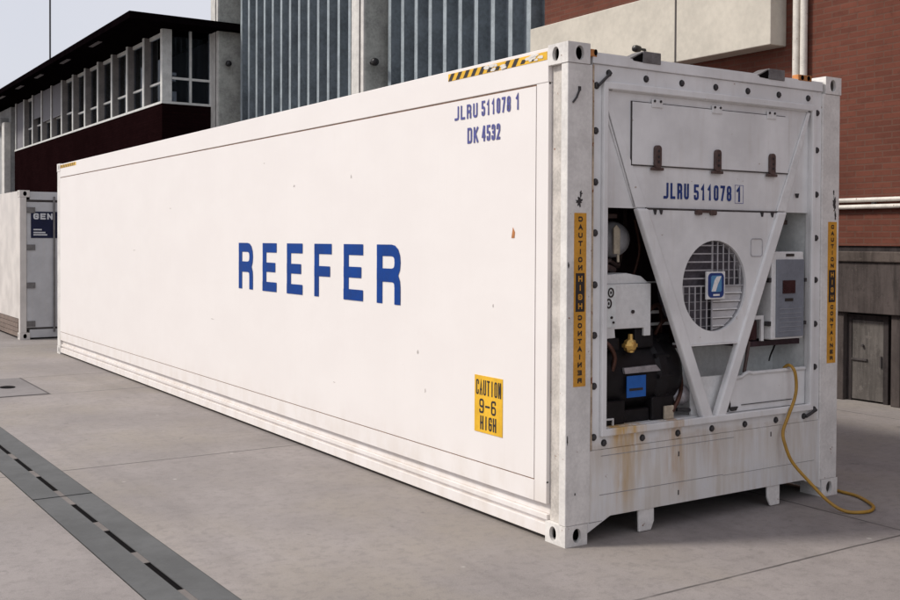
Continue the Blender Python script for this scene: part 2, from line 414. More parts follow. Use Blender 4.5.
# ------------------------------------------------------------------ stroke lettering
r = 1
G = {
 'A': [[(0, 0), (.5, 1), (1, 0)], [(.18, .34), (.82, .34)]],
 'C': [[(1, .76), (1, 1, r), (0, 1, r), (0, 0, r), (1, 0, r), (1, .24)]],
 'D': [[(0, 0), (0, 1), (1, 1, r), (1, 0, r), 'z']],
 'E': [[(0, 0), (0, 1)], [(0, 1), (1, 1)], [(0, .5), (.88, .5)], [(0, 0), (1, 0)]],
 'F': [[(0, 0), (0, 1)], [(0, 1), (1, 1)], [(0, .48), (.88, .48)]],
 'G': [[(1, .76), (1, 1, r), (0, 1, r), (0, 0, r), (1, 0, r), (1, .48), (.55, .48)]],
 'H': [[(0, 0), (0, 1)], [(1, 0), (1, 1)], [(0, .5), (1, .5)]],
 'I': [[(.5, 0), (.5, 1)]],
 'J': [[(1, 1), (1, 0, r), (0, 0)]],
 'K': [[(0, 0), (0, 1)], [(1, 1), (.05, .42)], [(.3, .58), (1, 0)]],
 'L': [[(0, 1), (0, 0), (1, 0)]],
 'N': [[(0, 0), (0, 1)], [(0, 1), (1, 0)], [(1, 0), (1, 1)]],
 'O': [[(0, 0, r), (0, 1, r), (1, 1, r), (1, 0, r), 'z']],
 'R': [[(0, 0), (0, 1)], [(0, 1), (1, 1, r), (1, .50, r), (0, .50)], [(.25, .46), (1, .46, r), (1, 0)]],
 'T': [[(0, 1), (1, 1)], [(.5, 0), (.5, 1)]],
 'U': [[(0, 1), (0, 0, r), (1, 0, r), (1, 1)]],
 '0': [[(0, 0, r), (0, 1, r), (1, 1, r), (1, 0, r), 'z']],
 '1': [[(.15, .78), (.6, 1), (.6, 0)]],
 '2': [[(0, .78), (0, 1, r), (1, 1, r), (1, .6), (0, 0), (1, 0)]],
 '3': [[(0, .82), (0, 1, r), (1, 1, r), (1, .52, r), (.35, .52)], [(.5, .5), (1, .5, r), (1, 0, r), (0, 0, r), (0, .18)]],
 '4': [[(.75, 0), (.75, 1)], [(.6, 1), (0, .28), (1, .28)]],
 '5': [[(1, 1), (0, 1), (0, .56), (1, .56, r), (1, 0, r), (0, 0, r), (0, .18)]],
 '6': [[(0, 0, r), (0, .54, r), (1, .54, r), (1, 0, r), 'z'], [(0, .3), (0, 1, r), (1, 1, r), (1, .84)]],
 '7': [[(0, 1), (1, 1), (.3, 0)]],
 '8': [[(0, .5, r), (0, 1, r), (1, 1, r), (1, .5, r), 'z'], [(0, 0, r), (0, .5, r), (1, .5, r), (1, 0, r), 'z']],
 '9': [[(0, .46, r), (0, 1, r), (1, 1, r), (1, .46, r), 'z'], [(1, .7), (1, 0, r), (0, 0, r), (0, .16)]],
 '-': [[(0, .5), (1, .5)]],
}
def glyph(mb, ch, x, z, w, h, t, O, U, V, Nn, lift=.002, mirror=False):
    k = 0
    for pl in G[ch]:
        closed = pl[-1] == 'z'; pts = [p for p in pl if p != 'z']
        P2 = []
        for p in pts:
            px = 1 - p[0] if mirror else p[0]
            P2.append((Vector((t / 2 + px * (w - t), t / 2 + p[1] * (h - t))), len(p) > 2))
        n = len(P2); out = []
        for i, (p, rd) in enumerate(P2):
            if rd:
                a = P2[(i - 1) % n][0] - p; b = P2[(i + 1) % n][0] - p
                q = min(a.length, b.length) * .5; q = min(q, max(t * .9, .28 * w))
                A, B = p + a.normalized() * q, p + b.normalized() * q
                for s in (0, .25, .5, .75, 1): out.append((A * (1 - s) ** 2 + p * 2 * s * (1 - s) + B * s * s))
            else: out.append(p)
        if not closed:
            out[0] = out[0] + (out[0] - out[1]).normalized() * t / 2
            out[-1] = out[-1] + (out[-1] - out[-2]).normalized() * t / 2
        cl = [out[0]]
        for p in out[1:]:
            if (p - cl[-1]).length > 1e-5: cl.append(p)
        if closed and (cl[0] - cl[-1]).length < 1e-5: cl.pop()
        n = len(cl); Lf, Rt = [], []
        for i, p in enumerate(cl):
            d1 = (p - cl[i - 1]).normalized() if (i > 0 or closed) else None
            d2 = (cl[(i + 1) % n] - p).normalized() if (i < n - 1 or closed) else None
            d1 = d1 or d2; d2 = d2 or d1
            n1 = Vector((-d1.y, d1.x)); n2 = Vector((-d2.y, d2.x)); m = (n1 + n2)
            m = m.normalized() if m.length > 1e-4 else n1
            s = min(1 / max(m.dot(n1), .3), 2.2) * t / 2
            Lf.append(p + m * s); Rt.append(p - m * s)
        def W(p): return mb.b.verts.new(O + U * (x + p.x) + V * (z + p.y) + Nn * (lift + k * .0005))
        a = [W(p) for p in Lf]; b = [W(p) for p in Rt]
        for i in range(n if closed else n - 1):
            j = (i + 1) % n; mb.b.faces.new((a[i], a[j], b[j], b[i]))
        k += 1
SIDE = (Vector((0, -1, 0)), Vector((0, 0, 1)), Vector((-1, 0, 0)))
FRONT = (Vector((1, 0, 0)), Vector((0, 0, 1)), Vector((0, -1, 0)))
def word(mb, s, x0, x1, z, h, t, O, fr, gap=.28, **kw):
    pitch = (x1 - x0) / (len(s) - gap); w = pitch * (1 - gap)
    for i, ch in enumerate(s):
        if ch != ' ': glyph(mb, ch, x0 + i * pitch, z, w, h, t, O, *fr, **kw)

# ------------------------------------------------------------------ ground and drain
def dx(y): return -2.122 - .0135 * (y - 2.77)            # centre line of the drain
HW = .197; Y0, Y1 = -6.0, 30.0
g = MB(); B = 400
g.quad((-B, Y0, 0), (dx(Y0) - HW, Y0, 0), (dx(Y1) - HW, Y1, 0), (-B, Y1, 0))
g.quad((dx(Y0) + HW, Y0, 0), (B, Y0, 0), (B, Y1, 0), (dx(Y1) + HW, Y1, 0))
g.quad((-B, -B, 0), (B, -B, 0), (B, Y0, 0), (-B, Y0, 0))
g.quad((-B, Y1, 0), (B, Y1, 0), (B, B, 0), (-B, B, 0))
o = obj('ground', g, 'ground'); o['kind'] = 'structure'
dr = thing('drainage_channel', 'grey concrete drainage channel with a dashed centre slot sunk in the yard', 'drain', (dx(2.77), 2.77, 0))
SL = 4.0; k = 0
ys = 2.77 - 2 * SL
while ys < Y1 - .1:
    y0, y1 = ys + .012, ys + SL - .012
    mb = MB()
    for s0, s1 in ((-HW + .006, -.019), (.019, HW - .006)):
        poly = [(dx(y0) + s0, y0), (dx(y0) + s1, y0), (dx(y1) + s1, y1), (dx(y1) + s0, y1)]
        mb.prism(poly, 'xy', -.003, .003)
    sec = obj('channel_section', mb, 'drain', dr)
    mb = MB(); y = ys + .012; e = [ys + .19 + .755 * i for i in range(5)]
    for q in e + [None]:
        yb = (ys + SL - .012) if q is None else q
        if yb - y > .02:
            mb.prism([(dx(y) - .018, y), (dx(y) + .018, y), (dx(yb) + .018, yb), (dx(yb) - .018, yb)], 'xy', -.003, .002)
        if q is not None: y = q + .53
    obj('slot_bridge', mb, 'bridge', sec, split=True)
    ys += SL
mb = MB(); mb.prism([(dx(Y0) - HW - .05, Y0), (dx(Y0) + HW + .05, Y0), (dx(Y1) + HW + .05, Y1), (dx(Y1) - HW - .05, Y1)], 'xy', -.2, -.005)  # black filler just below the slots, standing in for their shade
obj('slot_shade_fill', mb, 'dark', dr)

ht = thing('ground_hatch', 'square concrete hatch cover with a dark lifting hole set in the yard', 'hatch', (-1.9, 8.59, 0))
mb = MB(); mb.prism([(-2.71, 7.77), (-1.085, 7.77), (-1.085, 9.41), (-2.71, 9.41)], 'xy', -.02, .003,
                    [[(-2.69, 7.795), (-1.108, 7.795), (-1.108, 9.39), (-2.69, 9.39)]])
obj('hatch_frame', mb, 'seam_dark', ht)
mb = MB(); mb.prism([(-2.686, 7.80), (-1.113, 7.80), (-1.113, 9.385), (-2.686, 9.385)], 'xy', -.02, .006)
obj('hatch_cover', mb, 'hatch', ht)
mb = MB(); mb.prism(oval(-1.40, 8.55, .085, .12), 'xy', .004, .010)
obj('lifting_hole', mb, 'dark', ht)

# ------------------------------------------------------------------ brick warehouse on the right
XW = 6.3
bw = thing('brick_warehouse', 'red brick warehouse with cream fascia and a low grey door behind the container', 'building', (XW + 3, 2, 0))
mb = MB(); mb.box(XW, XW + 6, -14, 8.2, 1.72, 9.5)
obj('wall', mb, 'brick', bw)
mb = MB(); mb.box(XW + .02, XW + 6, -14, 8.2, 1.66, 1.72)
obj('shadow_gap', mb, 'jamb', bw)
mb = MB(); mb.box(XW - .10, XW + 6, -14, 8.2, 1.545, 1.66)
obj('ledge', mb, 'conc_l', bw, bevel=.012)
mb = MB(); mb.box(XW - .07, XW + 6, -14, 8.2, .985, 1.545)
obj('concrete_band', mb, 'conc', bw, bevel=.008)
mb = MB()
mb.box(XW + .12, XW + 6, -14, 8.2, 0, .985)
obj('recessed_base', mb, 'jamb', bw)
mb = MB()
for ya, yb in ((2.78, 3.0), (2.08, 2.19), (4.6, 4.85), (.2, .45), (-2.3, -2.0), (7.0, 7.3)):
    mb.box(XW - .02, XW + .119, ya, yb, 0, .984)
obj('door_pier', mb, 'conc', bw, bevel=.01, split=True)
d = obj('door', MB().box(XW + .05, XW + .10, 2.325, 2.715, .02, .90), 'door', bw, bevel=.004)
mb = MB(); mb.box(XW + .045, XW + .115, 2.72, 2.775, 0, .96); mb.box(XW + .045, XW + .115, 2.265, 2.32, 0, .96); mb.box(XW + .045, XW + .115, 2.32, 2.72, .905, .96)
obj('door_frame', mb, 'jamb', d)
mb = MB(); mb.box(XW + .03, XW + .05, 2.34, 2.36, .40, .52); mb.box(XW + .03, XW + .05, 2.52, 2.715, .455, .475)
obj('door_hinge', mb, 'seam_dark', d, split=True)
mb = MB(); mb.cyl((XW + .05, 2.575, .62), (XW + .02, 2.575, .62), .014)
obj('door_knob', mb, 'seam_dark', d)
d = obj('door', MB().box(XW + .05, XW + .10, 1.15, 2.07, .02, .95), 'jamb', bw, bevel=.004)
mb = MB(); mb.box(XW - .28, XW, 3.62, 8.2, 4.06, 4.98)
fa = obj('fascia', mb, 'cream', bw, bevel=.01)
obj('fascia_seam', MB().box(XW - .287, XW - .281, 5.13, 5.155, 4.06, 4.98), 'seam_dark', fa)
pp = thing('downpipe', 'pair of white vertical pipes running down the red brick wall', 'pipe', (XW - .06, 3.39, 1.72))
for yy in (3.43, 3.325):
    mb = MB(); mb.cyl((XW - .06, yy, 1.73), (XW - .06, yy, 9.4), .042)
    for z in (3.0, 4.6, 6.6): mb.cyl((XW - .06, yy, z), (XW - .06, yy, z + .07), .052)
    obj('pipe', mb, 'pipew', pp, smooth=True)
mb = MB()
for z in (2.7, 4.9): mb.box(XW - .04, XW, 3.29, 3.47, z, z + .04)
obj('pipe_bracket', mb, 'lug', pp, split=True)
pp = thing('wall_conduit', 'pair of horizontal white conduits along the red brick wall above the concrete ledge', 'pipe', (XW - .05, 0, 2.15))
for z in (2.222, 2.148):
    obj('pipe', MB().cyl((XW - .05, -14, z), (XW - .05, 3.25, z), .025, n=12), 'pipew', pp, smooth=True)
mb = MB()
for y in (-3, -1, 1, 2.4): mb.box(XW - .03, XW, y, y + .04, 2.12, 2.25)
obj('pipe_bracket', mb, 'lug', pp, split=True)

# ------------------------------------------------------------------ ribbed hall
XR = 6.3
hall = thing('ribbed_hall', 'blue grey ribbed metal hall with grey pillars rising behind the long white side', 'building', (XR + 3, 14.5, 0))
mb = MB(); mb.box(XR + .22, XR + 6, 8.2, 21.3, 0, 9.6)
obj('wall', mb, 'jamb', hall)
def ribs(ya, yb):
    n = round((yb - ya) / .47); p = (yb - ya) / n; prof = []
    for i in range(n):
        y = ya + i * p
        prof += [(XR + .19, y), (XR + .19, y + p * .52), (XR, y + p * .60), (XR, y + p * .80), (XR + .19, y + p * .90)]
    prof.append((XR + .19, yb)); b = MB()
    A = [b.b.verts.new((x, y, 0)) for x, y in prof]; Bv = [b.b.verts.new((x, y, 9.6)) for x, y in prof]
    for i in range(len(prof) - 1): b.b.faces.new((A[i], A[i + 1], Bv[i + 1], Bv[i]))
    return b
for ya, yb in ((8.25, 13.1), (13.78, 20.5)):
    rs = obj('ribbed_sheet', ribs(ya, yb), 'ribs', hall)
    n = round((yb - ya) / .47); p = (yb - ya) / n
    for i in range(n): obj('lit_rib_strip', MB().box(XR - .012, XR - .002, ya + i * p + p * .585, ya + i * p + p * .80, 0, 9.6), 'lit_cap', rs)  # lighter strips put the sunlight on the outer rib faces into colour
for ya in (13.225, 20.873):
    pl = obj('pillar', MB().box(5.905, XR + .2, ya, ya + .52, 0, 9.6), 'pillar', hall, bevel=.015)
    obj('pale_strip', MB().box(5.875, 5.903, ya + .19, ya + .50, 0, 9.6), 'pillar_w', pl)
    obj('pale_strip', MB().box(5.875, 5.903, ya + .01, ya + .12, 0, 9.6), 'pillar_w', pl)
    obj('seam', MB().box(5.885, 5.904, ya + .125, ya + .185, 0, 9.6), 'seam_dark', pl)
def wall_lamp(loc, d, label, k=1.0):
    t = thing('wall_lamp', label, 'lamp', loc, 'round wall lamps')
    L = Vector(loc); d = Vector(d)
    obj('lamp_bracket', MB().cyl(L, L + d * .10, .03 * k, n=10), 'lampm', t)
    obj('lamp_head', MB().lathe(L + d * .08, d, [(0, .03 * k), (.02, .066 * k), (.08, .08 * k), (.12, .065 * k), (.14, .02 * k)], 16), 'lampm', t, smooth=True)
wall_lamp((6.102, 20.873, 6.18), (0, -1, 0), 'dark round lamp on the grey green pillar beside the dark office end windows')
wall_lamp((6.036, 13.225, 5.16), (0, -1, 0), 'dark round lamp on the pillar with pale strips between two ribbed sheets')
wall_lamp((6.02, 5.70, 4.30), (-1, 0, 0), 'dark round lamp on the cream fascia behind the container roof', .62)

# ------------------------------------------------------------------ office block on the left
XO = 4.608; YO = 21.36; ZS = 5.2; ZT = 6.96
of = thing('office_building', 'dark maroon office block with a band of pale framed windows under a deep black roof', 'building', (XO + 2, 30, 0))
mb = MB(); mb.box(XO, XO + 6, YO, 39.3, 0, ZS - .06)
obj('wall', mb, 'maroon', of)
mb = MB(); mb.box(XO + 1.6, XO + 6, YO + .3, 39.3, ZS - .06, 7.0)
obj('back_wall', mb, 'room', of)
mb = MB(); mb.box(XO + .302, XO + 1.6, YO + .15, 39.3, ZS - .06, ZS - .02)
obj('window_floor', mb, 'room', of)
obj('sill', MB().box(XO - .01, XO + .30, YO - .02, 39.3, ZS - .06, ZS - .001), 'winframe', of)
obj('end_sill', MB().box(XO + .302, 5.90, YO - .02, YO + .1, ZS - .06, ZS), 'winframe', of)
mb = MB(); mb.box(3.56, XO + 7, 20.55, 60, 7.0, 7.17)
rf = obj('roof', mb, 'roofdark', of)
for y in (27.35, 30.8, 33.8, 24.0, 37):
    obj('soffit_panel', MB().box(3.75, 3.86, y, y + .95, 6.985, 6.999), 'softl', rf)
obj('corner_post', MB().box(XO - .005, XO + .25, YO - .015, YO + .13, ZS, 6.998), 'winframe', of, bevel=.01)
NB = 12; P0 = YO + .13; PW = (39.2 - P0) / NB
for i in range(NB):
    a, b = P0 + i * PW, P0 + (i + 1) * PW
    mb = MB(); mb.box(XO, XO + .025, b - .115, b, ZS, ZT + .03)
    fn = MB(); fn.box(XO + .0255, XO + .26, b - .11, b - .005, ZS, ZT + .03)   # fin side behind the pale edge, its shade put into a darker colour
    mb.box(XO + .15, XO + .23, a, b - .115, ZT - .05, ZT + .038)
    zt = 5.72 if i < 6 else 5.85
    mb.box(XO + .16, XO + .225, a, b - .115, zt, zt + .05)
    w = obj('window', mb, 'winframe', of)
    obj('reveal', fn, 'reveal', w)
    obj('pane', MB().box(XO + .19, XO + .20, a, b - .115, ZS, ZT), 'glass', w)
    def wavy(y0, y1, z0, z1, xo, m, nm):
        q = MB(); n = max(4, int((y1 - y0) / .03)); A = []; Bv = []
        for k in range(n + 1):
            y = y0 + (y1 - y0) * k / n; x = XO + xo + .06 + .03 * math.sin(k * 1.1 + i)
            A.append(q.b.verts.new((x, y, z0))); Bv.append(q.b.verts.new((x, y, z1)))
        for k in range(n): q.b.faces.new((A[k], A[k + 1], Bv[k + 1], Bv[k]))
        obj(nm, q, m, w)
    if i in (7, 8, 9): obj('blind', MB().box(XO + .045, XO + .055, a + .0, b - .118, zt + (.25 if i == 9 else .02), ZT), 'blind', w)
    if i == 11: obj('blind', MB().box(XO + .045, XO + .055, a, b - .118, ZS, ZT), 'blind', w)
    if i not in (7, 8, 9, 11):
        wavy(a + .02, a + .52, ZS, ZT, .22, 'drape', 'drape')
    if i in (2, 4, 5, 8, 9): wavy(a + .75, a + 1.1, ZS if i != 5 else ZS + .2, {2: 6.0, 4: 6.3, 5: 6.6}.get(i, 5.9), .3, 'curtain', 'curtain')
    if i in (0, 1): wavy(b - .42, b - .2, ZS, ZT, .3, 'blind', 'curtain')
# the two end windows facing the yard
for x0, x1 in ((XO + .25, XO + .765), (XO + .765, 5.905)):
    mb = MB()
    mb.box(x1 - .06, x1, YO, YO + .1, ZS, 7.0); mb.box(x0, x1 - .06, YO, YO + .06, 5.76, 5.82)
    w = obj('window', mb, 'winframe', of)
    obj('pane', MB().box(x0, x1 - .06, YO + .03, YO + .04, ZS, 7.0), 'glass', w)
# a small machine standing at the corner window
pl_ = thing('desk_lamp', 'white desk lamp standing behind the corner office window', 'lamp', (XO + .45, YO + .7, ZS))
obj('lamp_base', MB().box(XO + .35, XO + .55, YO + .5, YO + .8, ZS - .018, ZS + .33), 'curtain', pl_, bevel=.02)
obj('lamp_arm', MB().tube([(XO + .45, YO + .65, ZS + .33), (XO + .42, YO + .66, ZS + .8), (XO + .4, YO + .55, ZS + 1.0)], .025), 'curtain', pl_)
mb = MB(); mb.box(XO + .3, XO + .5, YO + .4, YO + .85, ZS + .72, ZS + .79); mb.box(XO + .3, XO + .5, YO + .45, YO + .75, ZS + .58, ZS + .63)
obj('lamp_shelf', mb, 'curtain', pl_)
ant = thing('antenna_mast', 'thin dark antenna mast on the edge of the black office roof', 'mast', (4.2, 31.5, 7.17))
obj('pole', MB().cyl((4.2, 31.5, 7.17), (4.2, 31.5, 10.6), .028, n=8), 'lampm', ant)
obj('base_plate', MB().box(4.08, 4.32, 31.38, 31.62, 7.171, 7.2), 'lampm', ant)
an = thing('annex_building', 'pale grey rendered annex beyond the far end of the dark office block', 'building', (XO + 3, 50, 0))
obj('wall', MB().box(XO - .1, XO + 6, 39.5, 60, 0, 6.9), 'greywall', an)
obj('corner_pillar', MB().box(XO - .35, XO - .101, 39.5, 40.0, 0, 6.3), 'pillar_w', an, bevel=.02)
obj('cornice', MB().box(XO - .4, XO - .102, 40.002, 60, 6.2, 6.5), 'greywall', an)

# ------------------------------------------------------------------ containers: shared pieces
def castings(root, X0, W, Yn, L, H, pm, rim=.004):
    for ix in (0, 1):
        for iy in (0, 1):
            for iz in (0, 1):
                sx = 1 if ix == 0 else -1; sy = 1 if iy == 0 else -1
                xo = X0 + ix * W - sx * rim; yo = Yn + iy * L - sy * rim
                z0 = -.0 if iz == 0 else H - .118; z1 = z0 + .118; zc = (z0 + z1) / 2
                mb = MB()
                mb.prism([(xo, z0), (xo + sx * .166, z0), (xo + sx * .166, z1), (xo, z1)], 'xz', yo, yo + sy * .022,
                         [oval(xo + sx * .088, zc, .031, .042)])
                mb.prism([(yo + sy * .0225, z0), (yo + sy * .182, z0), (yo + sy * .182, z1), (yo + sy * .0225, z1)], 'yz', xo, xo + sx * .022,
                         [oval(yo + sy * .112, zc, .031, .042)])
                mb.box(xo + sx * .0225, xo + sx * .166, yo + sy * .0225, yo + sy * .182, z0, z0 + .018)
                mb.box(xo + sx * .0225, xo + sx * .166, yo + sy * .0225, yo + sy * .182, z1 - .018, z1)
                mb.box(xo + sx * .150, xo + sx * .1655, yo + sy * .023, yo + sy * .1815, z0 + .0185, z1 - .0185)
                mb.box(xo + sx * .0228, xo + sx * .1495, yo + sy * .168, yo + sy * .1815, z0 + .0185, z1 - .0185)
                c = obj('corner_casting', mb, pm, root)
                obj('casting_shade_core', MB().box(xo + sx * .05, xo + sx * .148, yo + sy * .05, yo + sy * .166, z0 + .02, z1 - .02), 'dark', c)  # solid dark core, painted as the shade inside the casting holes

# ------------------------------------------------------------------ the white container
W, L, H = 2.438, 12.192, 2.896
rc = thing('refrigerated_container', 'long white refrigerated container lettered REEFER with its cooling unit facing the yard', 'container')
castings(rc, 0, W, 0, L, H, 'post')
# posts
for ix in (0, 1):
    s = 1 if ix == 0 else -1; x = ix * W
    mb = MB()
    mb.prism([(x, 0), (x + s * .186, 0), (x + s * .186, .09), (x + s * .176, .178), (x + s * .032, .178), (x + s * .032, .085), (x + s * .02, .072), (x, .060)][::1], 'xy', .119, H - .119)
    obj('corner_post', mb, 'post', rc, bevel=.006)
    mb = MB(); mb.box(min(x, x + s * .17), max(x, x + s * .17), L - .18, L, .119, H - .119)
    obj('corner_post', mb, 'post', rc, bevel=.006)
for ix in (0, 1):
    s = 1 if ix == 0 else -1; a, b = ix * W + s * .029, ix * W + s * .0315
    obj('gutter_shade', MB().box(min(a, b), max(a, b), .088, .176, .12, H - .12), 'web', rc)  # thin darker sheet puts gutter shade into colour, with rust chips
# long side panels with grooves
for ix in (0, 1):
    s = 1 if ix == 0 else -1; X = ix * W
    def sb(mb, y0, y1, z0, z1, d0=0.0, d1=.06):
        a, b = X + s * d0, X + s * d1
        return mb.box(min(a, b), max(a, b), y0, y1, z0, z1)
    panel = obj('side_panel', sb(MB(), .296, 12.03, .345, 2.674, .001), 'side', rc)
    obj('panel_backing', sb(MB(), .18, 12.02, .20, 2.85, .010, .058), 'seal', panel) if False else None
    obj('side_backing', sb(MB(), .179, 12.011, .215, 2.87, .0605, .10), 'seal', rc)
    mb = MB(); sb(mb, .179, 12.012, 2.685, H - .012, .000)
    obj('top_rail', mb, 'side', rc, bevel=.004)
    mb = MB(); sb(mb, .179, .291, .216, 2.684, .003)
    obj('edge_strip', mb, 'side', rc)
    mb = MB(); sb(mb, .2915, 12.03, .216, .338, .000)
    obj('lower_strip', mb, 'side', rc)
    seal = MB(); sb(seal, .179, 12.0, .337, .346, .004, .02); sb(seal, .292, .295, .34, 2.68, .005, .02); sb(seal, .179, 12.0, 2.6735, 2.6855, .006, .02)
    obj('seam_sealant', seal, 'seal', rc)
    mb = MB(); sb(mb, .179, 12.012, .150, .2155, .034, .09)
    obj('bottom_rail', mb, 'side', rc, bevel=.004)
    mb = MB(); sb(mb, .183, 12.008, .118, .1495, .012, .09); sb(mb, .183, 12.008, .098, .1175, .030, .09)
    sb(mb, .183, 12.008, .026, .0975, .006, .09)
    obj('rail_flange', mb, 'side', rc, bevel=.003)
    if ix == 0: P = panel; RAIL = [o for o in rc.children if o.name.startswith('top_rail')][0]
# roof, floor, rear end
obj('roof', MB().box(.061, W - .061, .12, L - .06, H - .06, H - .028), 'rail', rc)
obj('underframe', MB().box(.10, W - .10, .125, L - .05, .105, .30), 'under', rc)
mb = MB()
for y in [1.0 + .6 * i for i in range(18)]: mb.box(.10, W - .10, y, y + .08, .06, .104)
obj('cross_member', mb, 'under', rc, split=True)
for xa, xb in ((.172, 1.216), (1.222, W - .172)):
    dd = obj('rear_door', MB().box(xa, xb, L - .06, L - .01, .17, H - .12), 'rail', rc)
    obj('lock_rod', MB().cyl(((xa + xb) / 2, L + .01, .2), ((xa + xb) / 2, L + .01, H - .15), .017), 'lug', dd)
# small scuffs and chips on the side
for k, (y, z, ry, rz) in enumerate(((1.62, .98, .012, .022), (1.52, .72, .010, .018), (3.66, 2.22, .02, .012), (2.62, 2.25, .012, .02), (8.25, 1.62, .07, .006), (5.6, .95, .05, .005), (.72, 1.35, .008, .014), (6.9, 2.1, .02, .01), (2.9, .62, .03, .006), (4.3, 2.45, .015, .008))):
    rnd = random.Random(k); q = [(y + ry * rnd.uniform(.4, 1) * math.cos(t * .7), z + rz * rnd.uniform(.4, 1) * math.sin(t * .7)) for t in range(9)]
    obj('paint_chip', MB().prism(q, 'yz', -.0008, .0008), 'scuff', P)
# small chip on the side and text
mb = MB(); mb.prism([(.500, 1.775), (.53, 1.775), (.515, 1.84), (.495, 1.81)], 'yz', -.001, .0006)
obj('orange_mark', mb, 'orange', P)
ON = Vector((-.0, 0, 0))
mb = MB(); Lt = [('R', 4.898, 4.553), ('E', 4.328, 4.019), ('E', 3.80, 3.485), ('F', 3.259, 2.944), ('E', 2.736, 2.418), ('R', 2.205, 1.859)]
for ch, ya, yb in Lt: glyph(mb, ch, -ya, 1.292, ya - yb, .434, .084, ON, *SIDE)
obj('lettering', mb, 'blue', P)
mb = MB()
word(mb, 'JLRU', -1.165, -.900, 2.548, .092, .0155, ON, SIDE, .30)
word(mb, '511078', -.855, -.545, 2.550, .096, .0155, ON, SIDE, .30)
word(mb, '1', -.497, -.452, 2.553, .098, .0155, ON, SIDE, 0)
obj('lettering', mb, 'violet', P); mb = MB()
word(mb, 'DK', -1.014, -.89, 2.386, .102, .0165, ON, SIDE, .25)
word(mb, '4532', -.85, -.652, 2.388, .100, .0165, ON, SIDE, .25)
obj('lettering', mb, 'violet', P)
cs = obj('caution_sign', MB().box(-.0025, .0005, .611, .915, .537, .899), 'yellow', P)
mb = MB(); OS = Vector((-.0025, 0, 0))
word(mb, 'CAUTION', -.898, -.625, .775, .098, .0115, OS, SIDE, .22, lift=.001)
obj('lettering', mb, 'ink', cs); mb = MB()
word(mb, '9-6', -.860, -.680, .660, .092, .013, OS, SIDE, .22, lift=.001)
obj('lettering', mb, 'ink', cs); mb = MB()
word(mb, 'HIGH', -.850, -.675, .556, .088, .013, OS, SIDE, .22, lift=.001)
obj('lettering', mb, 'ink', cs)
# hazard tape on the top rail
def tape(y0, y1, z0, z1, p, worn_):
    t = obj('warning_tape', MB().box(-.002, .0005, y0, y1, z0, z1), 'yellow', RAIL)
    n = int((y1 - y0) / p)
    for i in range(n):
        a = y1 - i * p; fr = i / n
        zt, zb = z1 - .001, z0 + .001
        if worn_ and (.40 < fr < .58 or fr > .78): zt, zb = z1 - random.uniform(.004, .03), z0 + random.uniform(.001, .014)
        if zt - zb < .008: continue
        sl = p * .42 * (zt - zb) / (z1 - z0)
        q = [(a - p * .02, zb), (a - p * .5, zb), (a - p * .5 - sl, zt), (a - p * .02 - sl, zt)]
        q = [(max(min(y, y1), y0), z) for y, z in q]
        if q[2][0] <= y0 + 1e-4 or q[1][0] <= y0 + 1e-4: continue
        mb = MB(); mb.prism(q, 'yz', -.003, -.0021); obj('tape_stripe', mb, 'ink', t)
    if worn_:
        for k in range(16):                                   # places where the tape has flaked off
            yc = random.choice((random.uniform(.60, .82), random.uniform(.20, .42))); zc = random.uniform(z0 + .008, z1 - .004)
            q = [(yc + random.uniform(.012, .04) * math.cos(u * 1.05), zc + random.uniform(.006, .014) * math.sin(u * 1.05)) for u in range(6)]
            q = [(y, min(max(z, z0), z1)) for y, z in q]
            mb = MB(); mb.prism(q, 'yz', -.0036 - k * .00012, -.0031); obj('bare_patch', mb, 'rail', t)
tape(.19, 1.243, 2.816, 2.864, .088, True)
tape(11.06, 12.00, 2.82, 2.868, .088, False)

# ------------- front end
FR = {}
# lower end plate
mb = MB(); mb.prism([(.170, .06), (.345, .139), (2.09, .139), (2.27, .06), (2.27, .535), (.170, .535)], 'xz', .004, .07)
sill = obj('end_sill', mb, 'front', rc)
mb = MB(); mb.box(.26, 1.30, .0028, .01, .268, .272); mb.box(1.30, 2.2, .0028, .01, .262, .265)
mb.box(.27, 1.4, .0028, .01, .497, .501); mb.box(.18, .28, .0028, .01, .115, .119)
obj('weld_seam', mb, 'crease', sill, split=True)
mb = MB()
for x, z in ((.90, .43), (.90, .19), (1.75, .47)): mb.box(x, x + .009, .002, .01, z, z + .03)
obj('drain_slit', mb, 'seam_dark', sill, split=True)
mb = MB(); mb.prism([(.58, .138), (.71, .138), (.71, .055), (.685, .002), (.585, .002)], 'xz', .012, .030)
obj('support_foot', mb, 'post', rc, bevel=.006)
mb = MB(); mb.prism([(1.735, .138), (1.86, .138), (1.86, .004), (1.77, .002), (1.74, .06)], 'xz', .012, .030)
obj('support_foot', mb, 'post', rc, bevel=.006)
# header
mb = MB(); mb.box(.187, W - .187, .0, .12, 2.788, 2.852); mb.prism([(.0, 2.8525), (.12, 2.88), (.12, 2.8525)], 'yz', .17, W - .17)
obj('header', mb, 'front', rc, bevel=.004)
# machinery flange
flange = [(.187, .536), (2.252, .536), (2.252, 2.787), (.187, 2.787)]
mb = MB(); mb.prism(flange, 'xz', .012, .05, [[(.296, .648), (2.142, .648), (2.142, 2.655), (.296, 2.655)]])
fl = obj('mounting_flange', mb, 'front', rc, bevel=.003)
mb = MB(); mb.prism([(.262, .612), (2.168, .612), (2.168, 2.69), (.262, 2.69)], 'xz', -.012, .0118, [[(.300, .656), (2.134, .656), (2.134, 2.648), (.300, 2.648)]])
obj('frame_rim', mb, 'front', rc, bevel=.006)
# strip of rubbed rust beside the left post
obj('post_edge', MB().box(.188, .200, .004, .0118, .54, 2.78), 'edge', rc)
